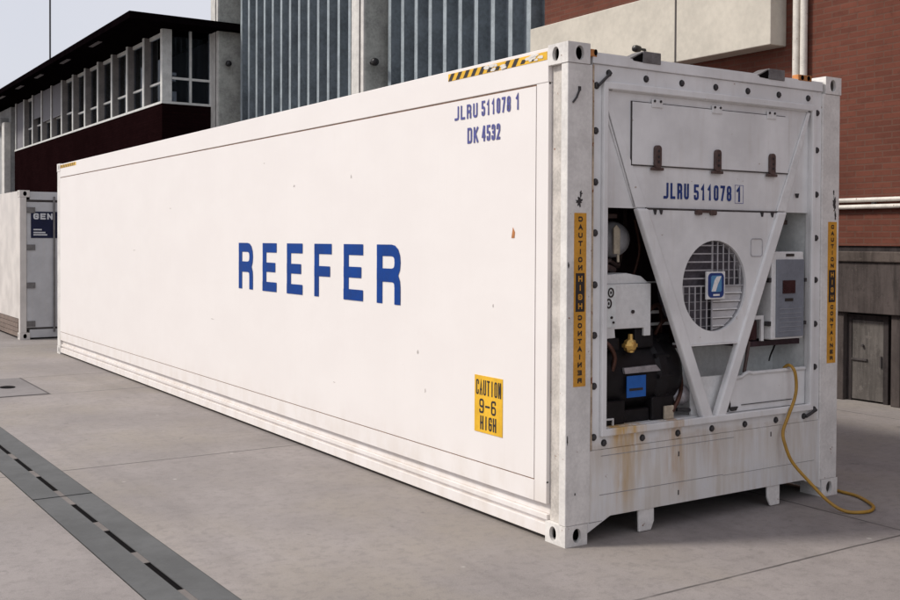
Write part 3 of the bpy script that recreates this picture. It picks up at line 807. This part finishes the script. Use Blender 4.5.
# bolts
bm = MB(); bm.cyl((0, 0, 0), (0, -.004, 0), .021, n=14); bm.lathe((0, -.004, 0), (0, -1, 0), [(0, .0165), (.007, .0165), (.010, .011)], 6)
b0 = None
pos = [(.218, z) for z in (2.4, 2.102, 1.806, 1.504, 1.209, .912, .613)] + [(x, 2.734) for x in (.613, .912, 1.211, 1.508, 1.809, 2.107)]
pos += [(2.204, z) for z in (2.641, 2.387, 2.084, 1.787, 1.5, 1.199, .904)] + [(x, .573) for x in (.297, .604, .902, 1.202, 1.508, 1.81)]
pos += [(.316, 2.742), (.222, 2.662), (2.095, .574), (2.200, .612)]
for x, z in pos:
    if b0 is None: b0 = obj('bolt', bm, 'bolt', rc, loc=(x, .012, z))
    else: dup(b0, rc, (x, .012, z))
mb = MB(); mb.cyl((.316, -.010, 2.742), (.222, -.010, 2.662), .009, n=8)
obj('bolt_strap', mb, 'bolt', rc)
mb = MB(); mb.cyl((2.095, -.010, .574), (2.2, -.010, .612), .011, n=8)
obj('bolt_strap', mb, 'bolt', rc)
# upper plate, corner triangles, V brace
obj('upper_plate', MB().box(.297, 2.141, .032, .05, 1.957, 2.654), 'front', rc)
mb = MB(); mb.prism([(.302, 2.52), (.537, 1.958), (1.895, 1.958), (2.132, 2.60), (2.132, 2.646), (.302, 2.646)], 'xz', .020, .0315)
up_ = obj('upper_panel', mb, 'front', rc, bevel=.004)
obj('drip_edge', MB().box(.622, 1.81, .010, .0195, 1.952, 1.962), 'seam_dark', up_)
def arm(xt, xb, dirx):
    # slanted rib, raised and slightly rounded
    z0, z1 = .640, 1.956; w = .093
    q = MB(); q.prism([(xt, z1), (xt + dirx * w, z1), (xb + dirx * w, z0), (xb, z0)], 'xz', -.004, .045)
    return q
obj('v_brace', arm(.540, 1.118, 1), 'front', rc, bevel=.012)
obj('v_brace', arm(1.892, 1.318, -1), 'front', rc, bevel=.012)
mb = MB(); mb.prism([(2.132, 2.638), (2.102, 2.638), (1.799, 1.9625), (1.892, 1.9625)], 'xz', .006, .0195); obj('fold_ridge', mb, 'whitebox', up_, bevel=.005)
mb = MB(); mb.prism([(.304, 2.56), (.345, 2.56), (.633, 1.9625), (.541, 1.9625)], 'xz', .013, .0195); obj('fold_ridge', mb, 'front', up_, bevel=.004)
mb = MB(); mb.prism([(.298, 2.56), (.303, 2.56), (.540, 1.965), (.534, 1.965)], 'xz', .0185, .030); obj('fold_crease', mb, 'crease', up_)
# bulged head of the upper panel: rounded bead
obj('top_bead', MB().cyl((.34, .016, 2.662), (2.10, .016, 2.662), .022, n=12), 'whitebox', up_, smooth=True)
# hinged access door
ad = obj('access_door', MB().box(.506, 1.912, .010, .0195, 2.218, 2.592), 'front', rc, bevel=.003)
mb = MB(); mb.box(.498, .5055, .012, .0193, 2.214, 2.594); mb.box(.498, 1.92, .012, .0193, 2.211, 2.2175); mb.box(.498, 1.88, .012, .0193, 2.5925, 2.596)
obj('door_gap', mb, 'seam_dark', ad)
for x in (.702, 1.222, 1.736):
    h = obj('hinge', MB().box(x - .045, x + .045, .003, .0098, 2.568, 2.618), 'whitebox', ad, bevel=.003)
    mb = MB()
    for q in (-.025, .025): mb.cyl((x + q, .003, 2.606), (x + q, -.003, 2.606), .008, n=8)
    obj('hinge_screw', mb, 'bolt', h, split=True)
    mb = MB(); mb.prism(rrect(x - .026, x + .026, 2.20, 2.34, .022), 'xz', -.012, .0098); mb.box(x - .05, x + .05, -.006, .0098, 2.188, 2.206)
    la = obj('latch', mb, 'latch', ad, bevel=.003)
    mb = MB()
    for z in (2.24, 2.27, 2.305): mb.cyl((x, -.012, z), (x, -.016, z), .008, n=8)
    obj('latch_rivet', mb, 'bolt', la, split=True)
mb = MB()
for x in (1.06, 1.19): mb.prism(rrect(x - .028, x + .028, 1.925, 1.957, .012), 'xz', -.004, .0098)
mb.box(1.09, 1.16, .0, .0098, 1.94, 1.955)
obj('catch', mb, 'latch', up_)
mb = MB()
for x, z in ((.68, 1.935), (.73, 1.937), (1.64, 1.938), (1.74, 1.936), (1.99, 2.07)): mb.prism([(x, z + .015), (x + .02, z + .015), (x + .012, z - .015)], 'xz', -.002, .0195)
obj('clip', mb, 'bolt', up_, split=True)
mb = MB(); OF = Vector((0, .020, 0))
word(mb, 'JLRU', .772, .990, 2.020, .098, .017, OF, FRONT, .28)
word(mb, '511078', 1.034, 1.372, 2.018, .098, .017, OF, FRONT, .28)
word(mb, '1', 1.415, 1.468, 2.016, .098, .017, OF, FRONT, 0)
obj('lettering', mb, 'navy', up_)
mb = MB(); mb.prism([(1.405, 2.006), (1.485, 2.006), (1.485, 2.124), (1.405, 2.124)], 'xz', .0183, .0198, [[(1.4075, 2.0085), (1.4825, 2.0085), (1.4825, 2.1215), (1.4075, 2.1215)]])
obj('digit_box', mb, 'violet', up_)
# condenser shroud with round fan opening
FX, FZ, FRD = 1.222, 1.478, .288
sh = MB(); sh.prism([(.637, 1.950), (1.795, 1.950), (1.432, 1.116), (1.002, 1.116)], 'xz', .012, .03, [oval(FX, FZ, FRD, FRD, 48)])
shroud = obj('condenser_shroud', sh, 'front', rc)
ring = MB(); ring.prism(oval(FX, FZ, FRD + .012, FRD + .012, 48), 'xz', .0302, .075, [oval(FX, FZ, FRD, FRD, 48)])
obj('fan_ring', ring, 'slat', shroud)
obj('bottom_lip', MB().box(1.0, 1.434, .004, .16, 1.104, 1.1155), 'whitebox', shroud)
obj('condenser_coil', MB().prism(oval(FX, FZ, FRD + .03, FRD + .03, 40), 'xz', .078, .20), 'coil', shroud)
gm = MB(); pl = MB()
def chord(o): return math.sqrt(max(0, (FRD - .002) ** 2 - o * o))
for i in range(1, 6):
    o_ = i * .052 - .004
    c = chord(o_)
    gm.box(FX - c, FX - .004, .034, .039, FZ + o_ - .0042, FZ + o_ + .0042)       # upper left: horizontal
    gm.box(FX + o_ - .004, FX + o_ + .004, .034, .039, FZ + .004, FZ + c)     # upper right: vertical
    gm.box(FX - o_ - .004, FX - o_ + .004, .034, .039, FZ - c, FZ - .004)     # lower left: vertical
    gm.cyl((FX + .004, .0425, FZ + o_), (FX + c, .0425, FZ + o_), .002, n=6); gm.cyl((FX - c, .0425, FZ - o_), (FX - .004, .0425, FZ - o_), .0016, n=6)
gm.box(FX - FRD + .002, FX + FRD - .002, .032, .041, FZ - .004, FZ + .004); gm.box(FX - .004, FX + .004, .033, .042, FZ - FRD + .003, FZ + FRD - .003)
grille = obj('fan_grille', gm, 'slat', shroud)
q = [(FX + .006, FZ - .006)] + [(FX + .281 * math.cos(R(a)), FZ + .281 * math.sin(R(a))) for a in range(-89, 0, 4)]
q = [(max(x, FX + .006), min(z, FZ - .006)) for x, z in q]
pl.prism(q, 'xz', .044, .047); pq = obj('lit_quarter', pl, 'fin_lite', grille)  # flat plate, pale to paint the light caught by tilted slats
for i in range(1, 6):
    o_ = i * .052 - .004; c = chord(o_ + .006)
    obj('slat_line', MB().box(FX + .008, FX + c - .004, .036, .0435, FZ - o_ - .004, FZ - o_ + .004), 'whitebox', pq)
    obj('slat_gap', MB().box(FX + .008, FX + c - .004, .041, .0435, FZ - o_ - .010, FZ - o_ - .0045), 'lug', pq)
em = obj('emblem_plate', MB().box(1.139, 1.306, .004, .0175, 1.394, 1.570), 'whitebox', shroud, bevel=.002)
mb = MB(); mb.prism(rrect(1.150, 1.292, 1.404, 1.560, .03), 'xz', .0015, .0038); obj('emblem_field', mb, 'navy', em)
mb = MB(); mb.prism(rrect(1.174, 1.270, 1.440, 1.544, .014), 'xz', -.0005, .0013); obj('emblem_window', mb, 'lblue', em)
mb = MB(); mb.prism([(1.178, 1.444), (1.215, 1.444), (1.235, 1.49), (1.266, 1.54), (1.225, 1.538), (1.205, 1.516), (1.195, 1.49)], 'xz', -.002, -.0007)
mb.box(1.195, 1.252, -.0005, .0013, 1.415, 1.427); obj('emblem_swoosh', mb, 'curtain', em)
mb = MB(); mb.prism(rrect(1.548, 1.664, 1.662, 1.782, .02), 'xz', .008, .0118, [rrect(1.554, 1.658, 1.668, 1.776, .016)]); obj('inspection_cover', mb, 'slat', shroud)
# interior of the unit: left dark bay, right pale bay
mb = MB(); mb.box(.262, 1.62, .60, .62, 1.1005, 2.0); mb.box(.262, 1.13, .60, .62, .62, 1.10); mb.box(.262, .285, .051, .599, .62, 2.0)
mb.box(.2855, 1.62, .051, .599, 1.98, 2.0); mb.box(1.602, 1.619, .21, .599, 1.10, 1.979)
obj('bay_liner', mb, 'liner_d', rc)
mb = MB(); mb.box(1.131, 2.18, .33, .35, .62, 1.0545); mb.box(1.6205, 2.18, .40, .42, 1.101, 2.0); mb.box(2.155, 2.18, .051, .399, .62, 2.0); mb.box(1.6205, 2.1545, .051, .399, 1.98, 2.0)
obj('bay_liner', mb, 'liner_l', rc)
mb = MB(); mb.box(.286, 1.13, .051, .60, .625, .655); mb.box(1.131, 2.155, .051, .329, .625, .655)
obj('bay_floor', mb, 'front', rc)
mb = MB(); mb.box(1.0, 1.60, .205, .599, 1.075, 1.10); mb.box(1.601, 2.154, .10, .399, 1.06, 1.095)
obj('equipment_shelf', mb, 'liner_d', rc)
# lower panels
mb = MB(); mb.box(1.085, 1.47, .075, .09, .656, .895)
obj('lower_panel', mb, 'whitebox', rc)
mb = MB(); mb.prism([(1.40, .656), (2.134, .656), (2.134, .897), (1.60, .897), (1.57, .905), (1.53, .895), (1.50, .878), (1.40, .872)], 'xz', .036, .05)
lp = obj('lower_panel', mb, 'front', rc)
obj('rolled_edge', MB().tube([(1.40, .036, .872), (1.50, .036, .878), (1.53, .036, .895), (1.57, .036, .905), (1.60, .036, .897), (2.13, .036, .897)], .013), 'whitebox', lp, smooth=True)
mb = MB(); mb.box(1.50, 2.0, .030, .036, .694, .698); mb.prism([(1.375, .69), (1.46, .69), (1.44, .665), (1.40, .665)], 'xz', .022, .0355); mb.box(1.375, 1.388, .022, .0355, .69, .72); mb.box(1.375, 1.388, .022, .0355, .76, .785)
obj('panel_catch', mb, 'bolt', lp)
# control box
cb = obj('control_box', MB().box(1.766, 2.088, .018, .22, 1.108, 1.694), 'whitebox', rc, bevel=.008)
gp = obj('control_panel', MB().box(1.806, 2.080, .006, .0175, 1.122, 1.642), 'grey_pnl', cb, bevel=.003)
obj('display', MB().box(1.86, 1.985, .001, .0055, 1.415, 1.502), 'red_disp', gp)
obj('name_plate', MB().box(1.885, 1.965, .002, .0055, 1.362, 1.382), 'ink', gp)
obj('box_label', MB().box(1.905, 1.985, .013, .0175, 1.662, 1.680), 'ink', cb)
mb = MB()
for i in range(6): mb.box(1.83 + .0, 2.05, .0035, .0055, 1.16 + i * .03, 1.164 + i * .03)
obj('panel_print', mb, 'print', gp, split=True)
mb = MB()
for z in (1.49, 1.20): mb.box(2.0815, 2.10, .0, .016, z, z + .025); mb.box(1.745, 1.766, .02, .06, z - .0, z + .03)
obj('box_clasp', mb, 'bolt', cb, split=True)
mb = MB(); mb.box(1.60, 1.74, .06, .075, 1.245, 1.27); mb.box(1.715, 1.742, .06, .075, 1.10, 1.2445)
obj('pipe_frame', mb, 'whitebox', rc)
obj('relay_block', MB().box(1.55, 1.71, .09, .20, 1.105, 1.235), 'red_disp', rc, bevel=.006)
mb = MB(); mb.tube([(1.62, .08, 1.10), (1.60, .075, 1.02), (1.565, .07, .90)], .012)
obj('hose', mb, 'latch', rc, smooth=True)
mb = MB(); mb.box(2.02, 2.14, .20, .26, 1.88, 1.91); mb.box(2.06, 2.12, .2, .26, 1.911, 1.94)
obj('bay_bracket', mb, 'latch', rc)
# left bay: white unit, fan motor, compressor (each set to the right of its opening by its depth in the bay)
E_ = .085
ub = MB(); ub.prism([(.310, 1.50), (.668 + E_, 1.50), (.668 + E_, 1.178), (.612 + E_, 1.178), (.612 + E_, 1.228), (.372 + E_, 1.228), (.378 + E_, 1.175), (.310, 1.17)], 'xz', .10, .12)
ub.prism([(.310, 1.5005), (.668 + E_, 1.5005), (.60 + E_, 1.545), (.48 + E_, 1.565), (.310, 1.55)], 'xz', .118, .36); ub.box(.310, .668 + E_, .1205, .36, 1.229, 1.50)
un_ = obj('electrical_box', ub, 'whitebox', rc, bevel=.004)
obj('label_strip', MB().box(.32, .375 + E_, .096, .0995, 1.24, 1.49), 'liner_l', un_)
for x, z, a in ((.335 + E_, 1.45, .030), (.318 + E_, 1.385, .030)):
    mb = MB(); mb.prism(oval(x, z, a * .8, a), 'xz', .092, .0955, [oval(x, z, a * .5, a * .68)]); obj('box_mark', mb, 'ink', un_)
    mb = MB(); mb.prism(oval(x, z, a * .2, a * .3), 'xz', .092, .0955); obj('box_mark', mb, 'ink', un_)
for x, z, q in ((.512 + E_, 1.33, .011), (.34 + E_, 1.30, .008), (.355 + E_, 1.27, .007)):
    obj('box_screw', MB().cyl((x, .0955, z), (x, .088, z), q), 'ink', un_)
fm = MB(); fm.lathe((.635, .40, 1.77), (-.25, -1, 0), [(0, .09), (.02, .11), (.10, .115), (.15, .10), (.18, .06), (.19, .02)], 24)
fmo = obj('fan_motor', fm, 'slat', rc, smooth=True)
mb = MB(); mb.prism([(.525, 1.68), (.575, 1.68), (.575, 1.83), (.545, 1.86), (.525, 1.84)], 'xz', .185, .20); mb.box(.555, .572, .187, .198, 1.63, 1.6795); obj('motor_strap', mb, 'beige', fmo, bevel=.004)
mb = MB(); mb.tube([(.45, .3, 1.60), (.55, .25, 1.64), (.66, .3, 1.60), (.80, .40, 1.75), (.86, .45, 1.97)], .014); mb.tube([(.44, .2, 1.56), (.50, .22, 1.60), (.58, .25, 1.58)], .02); mb.box(.40, .56, .2, .24, 1.90, 1.925)
obj('refrigerant_pipe', mb, 'latch', rc, smooth=True, split=True)
mb = MB(); mb.box(.76, 1.30, .25, .262, 1.298, 1.318); mb.box(.76, 1.30, .25, .262, 1.222, 1.240); mb.tube([(.76, .24, 1.50), (1.2, .24, 1.50)], .006)
obj('pipe_rail', mb, 'whitebox', rc, split=True)
for k, pts in enumerate(([(.70, .14, 1.22), (.72, .12, 1.30), (.86, .16, 1.36), (.98, .24, 1.30), (1.02, .30, 1.12)],
                         [(.90, .22, 1.16), (.92, .18, 1.24), (1.02, .20, 1.27), (1.10, .28, 1.20), (1.14, .32, 1.13)],
                         [(.36, .12, 1.17), (.40, .08, 1.13), (.44, .08, 1.06), (.43, .09, .98)],
                         [(.80, .30, 1.90), (.88, .34, 1.70), (.84, .36, 1.52)],
                         [(.90, .06, .70), (.97, .07, .78), (1.06, .14, .86), (1.12, .24, 1.02)])):
    obj('copper_pipe', MB().tube([tuple(v) for v in spline(pts)], .011 if k % 2 else .014), 'copper', rc, smooth=True)
for k, pts in enumerate(([(1.66, .15, 1.23), (1.70, .12, 1.33), (1.735, .10, 1.42), (1.77, .08, 1.46)], [(1.62, .12, 1.24), (1.66, .09, 1.38), (1.72, .10, 1.52), (1.79, .12, 1.60)],
                         [(1.95, .12, 1.12), (1.94, .13, 1.06), (1.98, .2, .98), (2.06, .28, .93)])):
    obj('wiring', MB().tube([tuple(v) for v in spline(pts)], .006), 'black', rc, smooth=True)
cp = MB()
cp.lathe((.300, .31, .925), (1, 0, 0), [(0, .20), (.03, .235), (.48, .24), (.50, .262), (.56, .262), (.58, .24), (.68, .235), (.73, .21), (.79, .14), (.81, .05)], 36)
comp = obj('compressor', cp, 'black', rc, smooth=True)
mb = MB(); mb.box(.32, .50, .10, .50, 1.10, 1.175); mb.box(.64, .80, .12, .50, 1.10, 1.225); mb.box(.82, 1.02, .20, .45, 1.10, 1.17); obj('cylinder_head', mb, 'black', comp, bevel=.012, split=True)
mb = MB(); mb.box(.32, .52, .07, .5, .656, .80); mb.box(.74, .93, .07, .5, .656, .80); mb.box(.521, .739, .09, .48, .656, .735); obj('mounting_foot', mb, 'black', comp, bevel=.01, split=True)
for i in range(12):
    a = 2 * math.pi * i / 12; yy, zz = .31 + .25 * math.cos(a), .925 + .25 * math.sin(a)
    hb = obj('head_bolt', MB().cyl((.78, yy, zz), (.90, yy, zz), .016, n=6), 'black', comp)
obj('blue_label', MB().box(.515, .670, .052, .0565, .815, .945), 'blue_lbl', comp)
obj('label_print', MB().box(.535, .645, .050, .0518, .855, .870), 'ink', comp)
mb = MB(); mb.prism([(.495, .995), (.76, 1.0), (.80, .962), (.505, .960)], 'xz', .056, .075); obj('rating_plate', mb, 'silver', comp)
mb = MB(); mb.cyl((.575, .09, 1.085), (.575, .09, 1.195), .024, .014, n=8); mb.lathe((.575, .11, 1.125), (0, -1, 0), [(0, .042), (.03, .044), (.05, .026), (.055, .01)], 8); mb.box(.525, .625, .08, .11, 1.115, 1.135)
obj('brass_fitting', mb, 'brass', comp)
mb = MB(); mb.lathe((1.00, .17, .76), (.8, -.3, .35), [(0, .05), (.05, .07), (.09, .065), (.12, .04), (.125, .02)], 20); obj('pump_end', mb, 'silver', comp, smooth=True)
mb = MB(); mb.cyl((.98, .10, .70), (1.09, .09, .69), .012); obj('drain_pipe', mb, 'bolt', comp)
obj('floor_block', MB().box(.83, .91, .05, .068, .656, .74), 'beige', rc, bevel=.006)
mb = MB(); mb.box(.325, .42, .06, .07, .69, .70); mb.box(.41, .42, .06, .07, .656, .6895); mb.box(.325, .335, .06, .07, .656, .6895); obj('floor_bracket', mb, 'whitebox', rc)
# vertical warning decals
def decal(x0, x1, z0, z1, b0, b1, mir):
    d = obj('warning_decal', MB().box(x0, x1, -.0025, -.0002, z0, z1), 'amber', rc)
    bl = obj('black_field', MB().box(x0 + .012, x1 - .012, -.0036, -.0026, b0, b1), 'ink', d)
    xc = (x0 + x1) / 2; O = Vector((0, -.0026, 0)); hw = .0155
    def col(mb, s, za, zb, lift):
        p = (za - zb) / len(s)
        for i, ch in enumerate(s): glyph(mb, ch, xc - hw, za - (i + 1) * p + p * .18, hw * 2, p * .64, .008, O, *FRONT, lift=lift, mirror=mir)
    mb = MB(); col(mb, 'CAUTION', z1 - .012, b1 + .008, .001); obj('lettering', mb, 'ink', d)
    mb = MB(); col(mb, 'CONTAINER', b0 - .012, z0 + .012, .001)
    obj('lettering', mb, 'ink', d)
    mb = MB(); col(mb, 'HIGH', b1 - .006, b0 + .006, .002); obj('lettering', mb, 'amber', bl)
decal(.052, .142, .920, 1.920, 1.352, 1.574, True)
decal(2.318, 2.410, .922, 1.899, 1.344, 1.566, False)
# damage marks on posts
mb = MB(); mb.tube([(.035, -.004, 2.55), (.06, -.006, 2.58), (.085, -.004, 2.63)], .006); mb.box(.075, .095, -.003, .0, 2.62, 2.645)
obj('scratch', mb, 'bolt', rc)
def smudge(cx, cz, rx, rz, seed):
    rnd = random.Random(seed); n = 22
    q = [(cx + rx * k * math.cos(2 * math.pi * i / n), cz + rz * k * math.sin(2 * math.pi * i / n)) for i in range(n) for k in (rnd.uniform(.45, 1.15),)]
    mb = MB(); mb.prism(q, 'xz', -.0022, -.0002); obj('paint_chip', mb, 'bolt', rc)
smudge(.088, 1.985, .026, .030, 1); smudge(.10, 2.03, .010, .02, 2); smudge(2.385, 2.03, .018, .055, 3); smudge(2.395, 1.945, .012, .03, 4); smudge(2.375, 2.10, .007, .02, 5)
smudge(.012, 1.62, .005, .02, 6); smudge(.012, .62, .005, .03, 7); smudge(.07, .30, .005, .009, 9)
# lugs on the header
for x0, x1 in ((.47, .72), (1.58, 1.85)):
    mb = MB(); xm = x0 + (x1 - x0) * .42
    mb.box(xm, x1, -.006, .09, 2.826, 2.896)
    mb.prism([(x0, 2.845), (xm - .004, 2.894), (xm - .004, 2.884), (x0 + .02, 2.842)], 'xz', -.004, .09)
    lg = obj('lifting_lug', mb, 'lug', rc, bevel=.004)
    mb = MB(); mb.prism([(x0 + .02, 2.843), (xm - .003, 2.883), (xm - .003, 2.828), (x0 + .03, 2.832)], 'xz', -.002, .08); obj('lug_mouth', mb, 'dark', lg)
mb = MB(); mb.box(.166, .215, -.002, .05, 2.825, 2.868)
o = obj('rust_tab', mb, 'orange', rc, bevel=.003)
obj('tab_hole', MB().prism(oval(.203, 2.85, .012, .018), 'xz', -.005, -.002), 'dark', o)
mb = MB(); mb.box(1.99, 2.13, -.002, .05, 2.845, 2.885)
o = obj('rust_tab', mb, 'orange', rc, bevel=.003)
mb = MB(); mb.prism(oval(2.03, 2.865, .014, .016), 'xz', -.005, -.002); mb.prism(oval(2.095, 2.865, .014, .016), 'xz', -.005, -.002)
obj('tab_hole', mb, 'dark', o, split=True)

# ------------------------------------------------------------------ power cable
mb = MB()
mb.tube(spline([(1.92, .30, .70), (1.93, .12, .82), (1.945, .035, .925), (1.955, -.018, .90), (1.975, -.022, .80), (1.955, -.025, .71), (1.89, -.028, .60), (1.835, -.03, .50), (1.83, -.05, .42), (1.87, -.08, .30), (1.95, -.16, .17), (2.00, -.27, .06), (2.03, -.38, .016), (2.15, -.449, .013), (2.277, -.408, .013), (2.37, -.31, .013), (2.464, -.15, .013), (2.48, -.02, .013), (2.49, .12, .013), (2.47, .4, .013)]), .0108)
tag(obj('power_cable', mb, 'cable', smooth=True), 'yellow power cable hanging out of the cooling unit and looped on the ground', 'cable')

# ------------------------------------------------------------------ second container at the far left
X2, Y2, W2, L2, H2 = -.052, 14.687, 2.438, 12.192, 2.591
c2 = thing('freight_container', 'grubby white freight container with a navy GEN sign standing behind the far left end', 'container', (X2 + W2 / 2, Y2, 0))
castings(c2, X2, W2, Y2, L2, H2, 'c2side')
obj('side_panel', MB().box(X2 + .004, X2 + .06, Y2 + .12, Y2 + L2 - .12, .36, H2 - .01), 'c2side', c2)
mb = MB()
for i in range(4): mb.box(X2 + .002 + .004 * (i % 2), X2 + .06, Y2 + .18, Y2 + L2 - .18, .04 + .08 * i, .112 + .08 * i)
obj('side_boards', mb, 'wood', c2)
obj('side_panel', MB().box(X2 + W2 - .06, X2 + W2 - .004, Y2 + .12, Y2 + L2 - .12, .04, H2 - .01), 'c2side', c2)
obj('roof', MB().box(X2 + .061, X2 + W2 - .061, Y2 + .05, Y2 + L2 - .05, H2 - .06, H2 - .02), 'c2side', c2)
obj('rear_wall', MB().box(X2 + .061, X2 + W2 - .061, Y2 + L2 - .06, Y2 + L2 - .02, .1, H2 - .061), 'c2side', c2)
for x in (X2, X2 + W2 - .11):
    obj('corner_post', MB().box(x, x + .11, Y2, Y2 + .119, .119, H2 - .119), 'c2side', c2, bevel=.008)
obj('header', MB().box(X2 + .167, X2 + W2 - .167, Y2 + .01, Y2 + .1, H2 - .16, H2 - .02), 'c2door', c2)
obj('header_gap', MB().box(X2 + .11, X2 + W2 - .11, Y2 + .03, Y2 + .1, H2 - .20, H2 - .161), 'seam_dark', c2)
obj('sill', MB().box(X2 + .167, X2 + W2 - .167, Y2 + .01, Y2 + .1, .03, .17), 'c2door', c2)
obj('sill_gap', MB().box(X2 + .11, X2 + W2 - .11, Y2 + .03, Y2 + .1, .171, .205), 'seam_dark', c2)
for k, (xa, xb) in enumerate(((X2 + .115, X2 + W2 / 2 - .004), (X2 + W2 / 2 + .004, X2 + W2 - .115))):
    dd = obj('door', MB().box(xa, xb, Y2 + .02, Y2 + .07, .206, H2 - .201), 'c2door', c2)
    for z in (.27, .94, 1.60, 2.25):
        hx = xa - .03 if k == 0 else xb - .14
        obj('hinge', MB().box(hx, hx + .17, Y2 + .004, Y2 + .0195, z - .05, z + .05), 'lug', dd)
    for xr in (xa + .45, xb - .2):
        obj('lock_rod', MB().cyl((xr, Y2 - .02, .12), (xr, Y2 - .02, H2 - .1), .018, n=10), 'lug', dd)
    if k == 0:
        sg = obj('sign', MB().box(X2 + .185, X2 + .95, Y2 + .012, Y2 + .0195, 1.765, 2.225), 'c2sign', dd)
        mb = MB(); word(mb, 'GEN', X2 + .225, X2 + .545, 2.09, .105, .026, Vector((0, Y2 + .012, 0)), FRONT, .22)
        obj('lettering', mb, 'pale_ink', sg); mb = MB()
        for z, w in ((1.90, .14), (1.85, .2), (1.81, .23)): mb.box(X2 + .225, X2 + .225 + w, Y2 + .0095, Y2 + .0115, z, z + .022)
        obj('small_print', mb, 'pale_ink', sg, split=True)
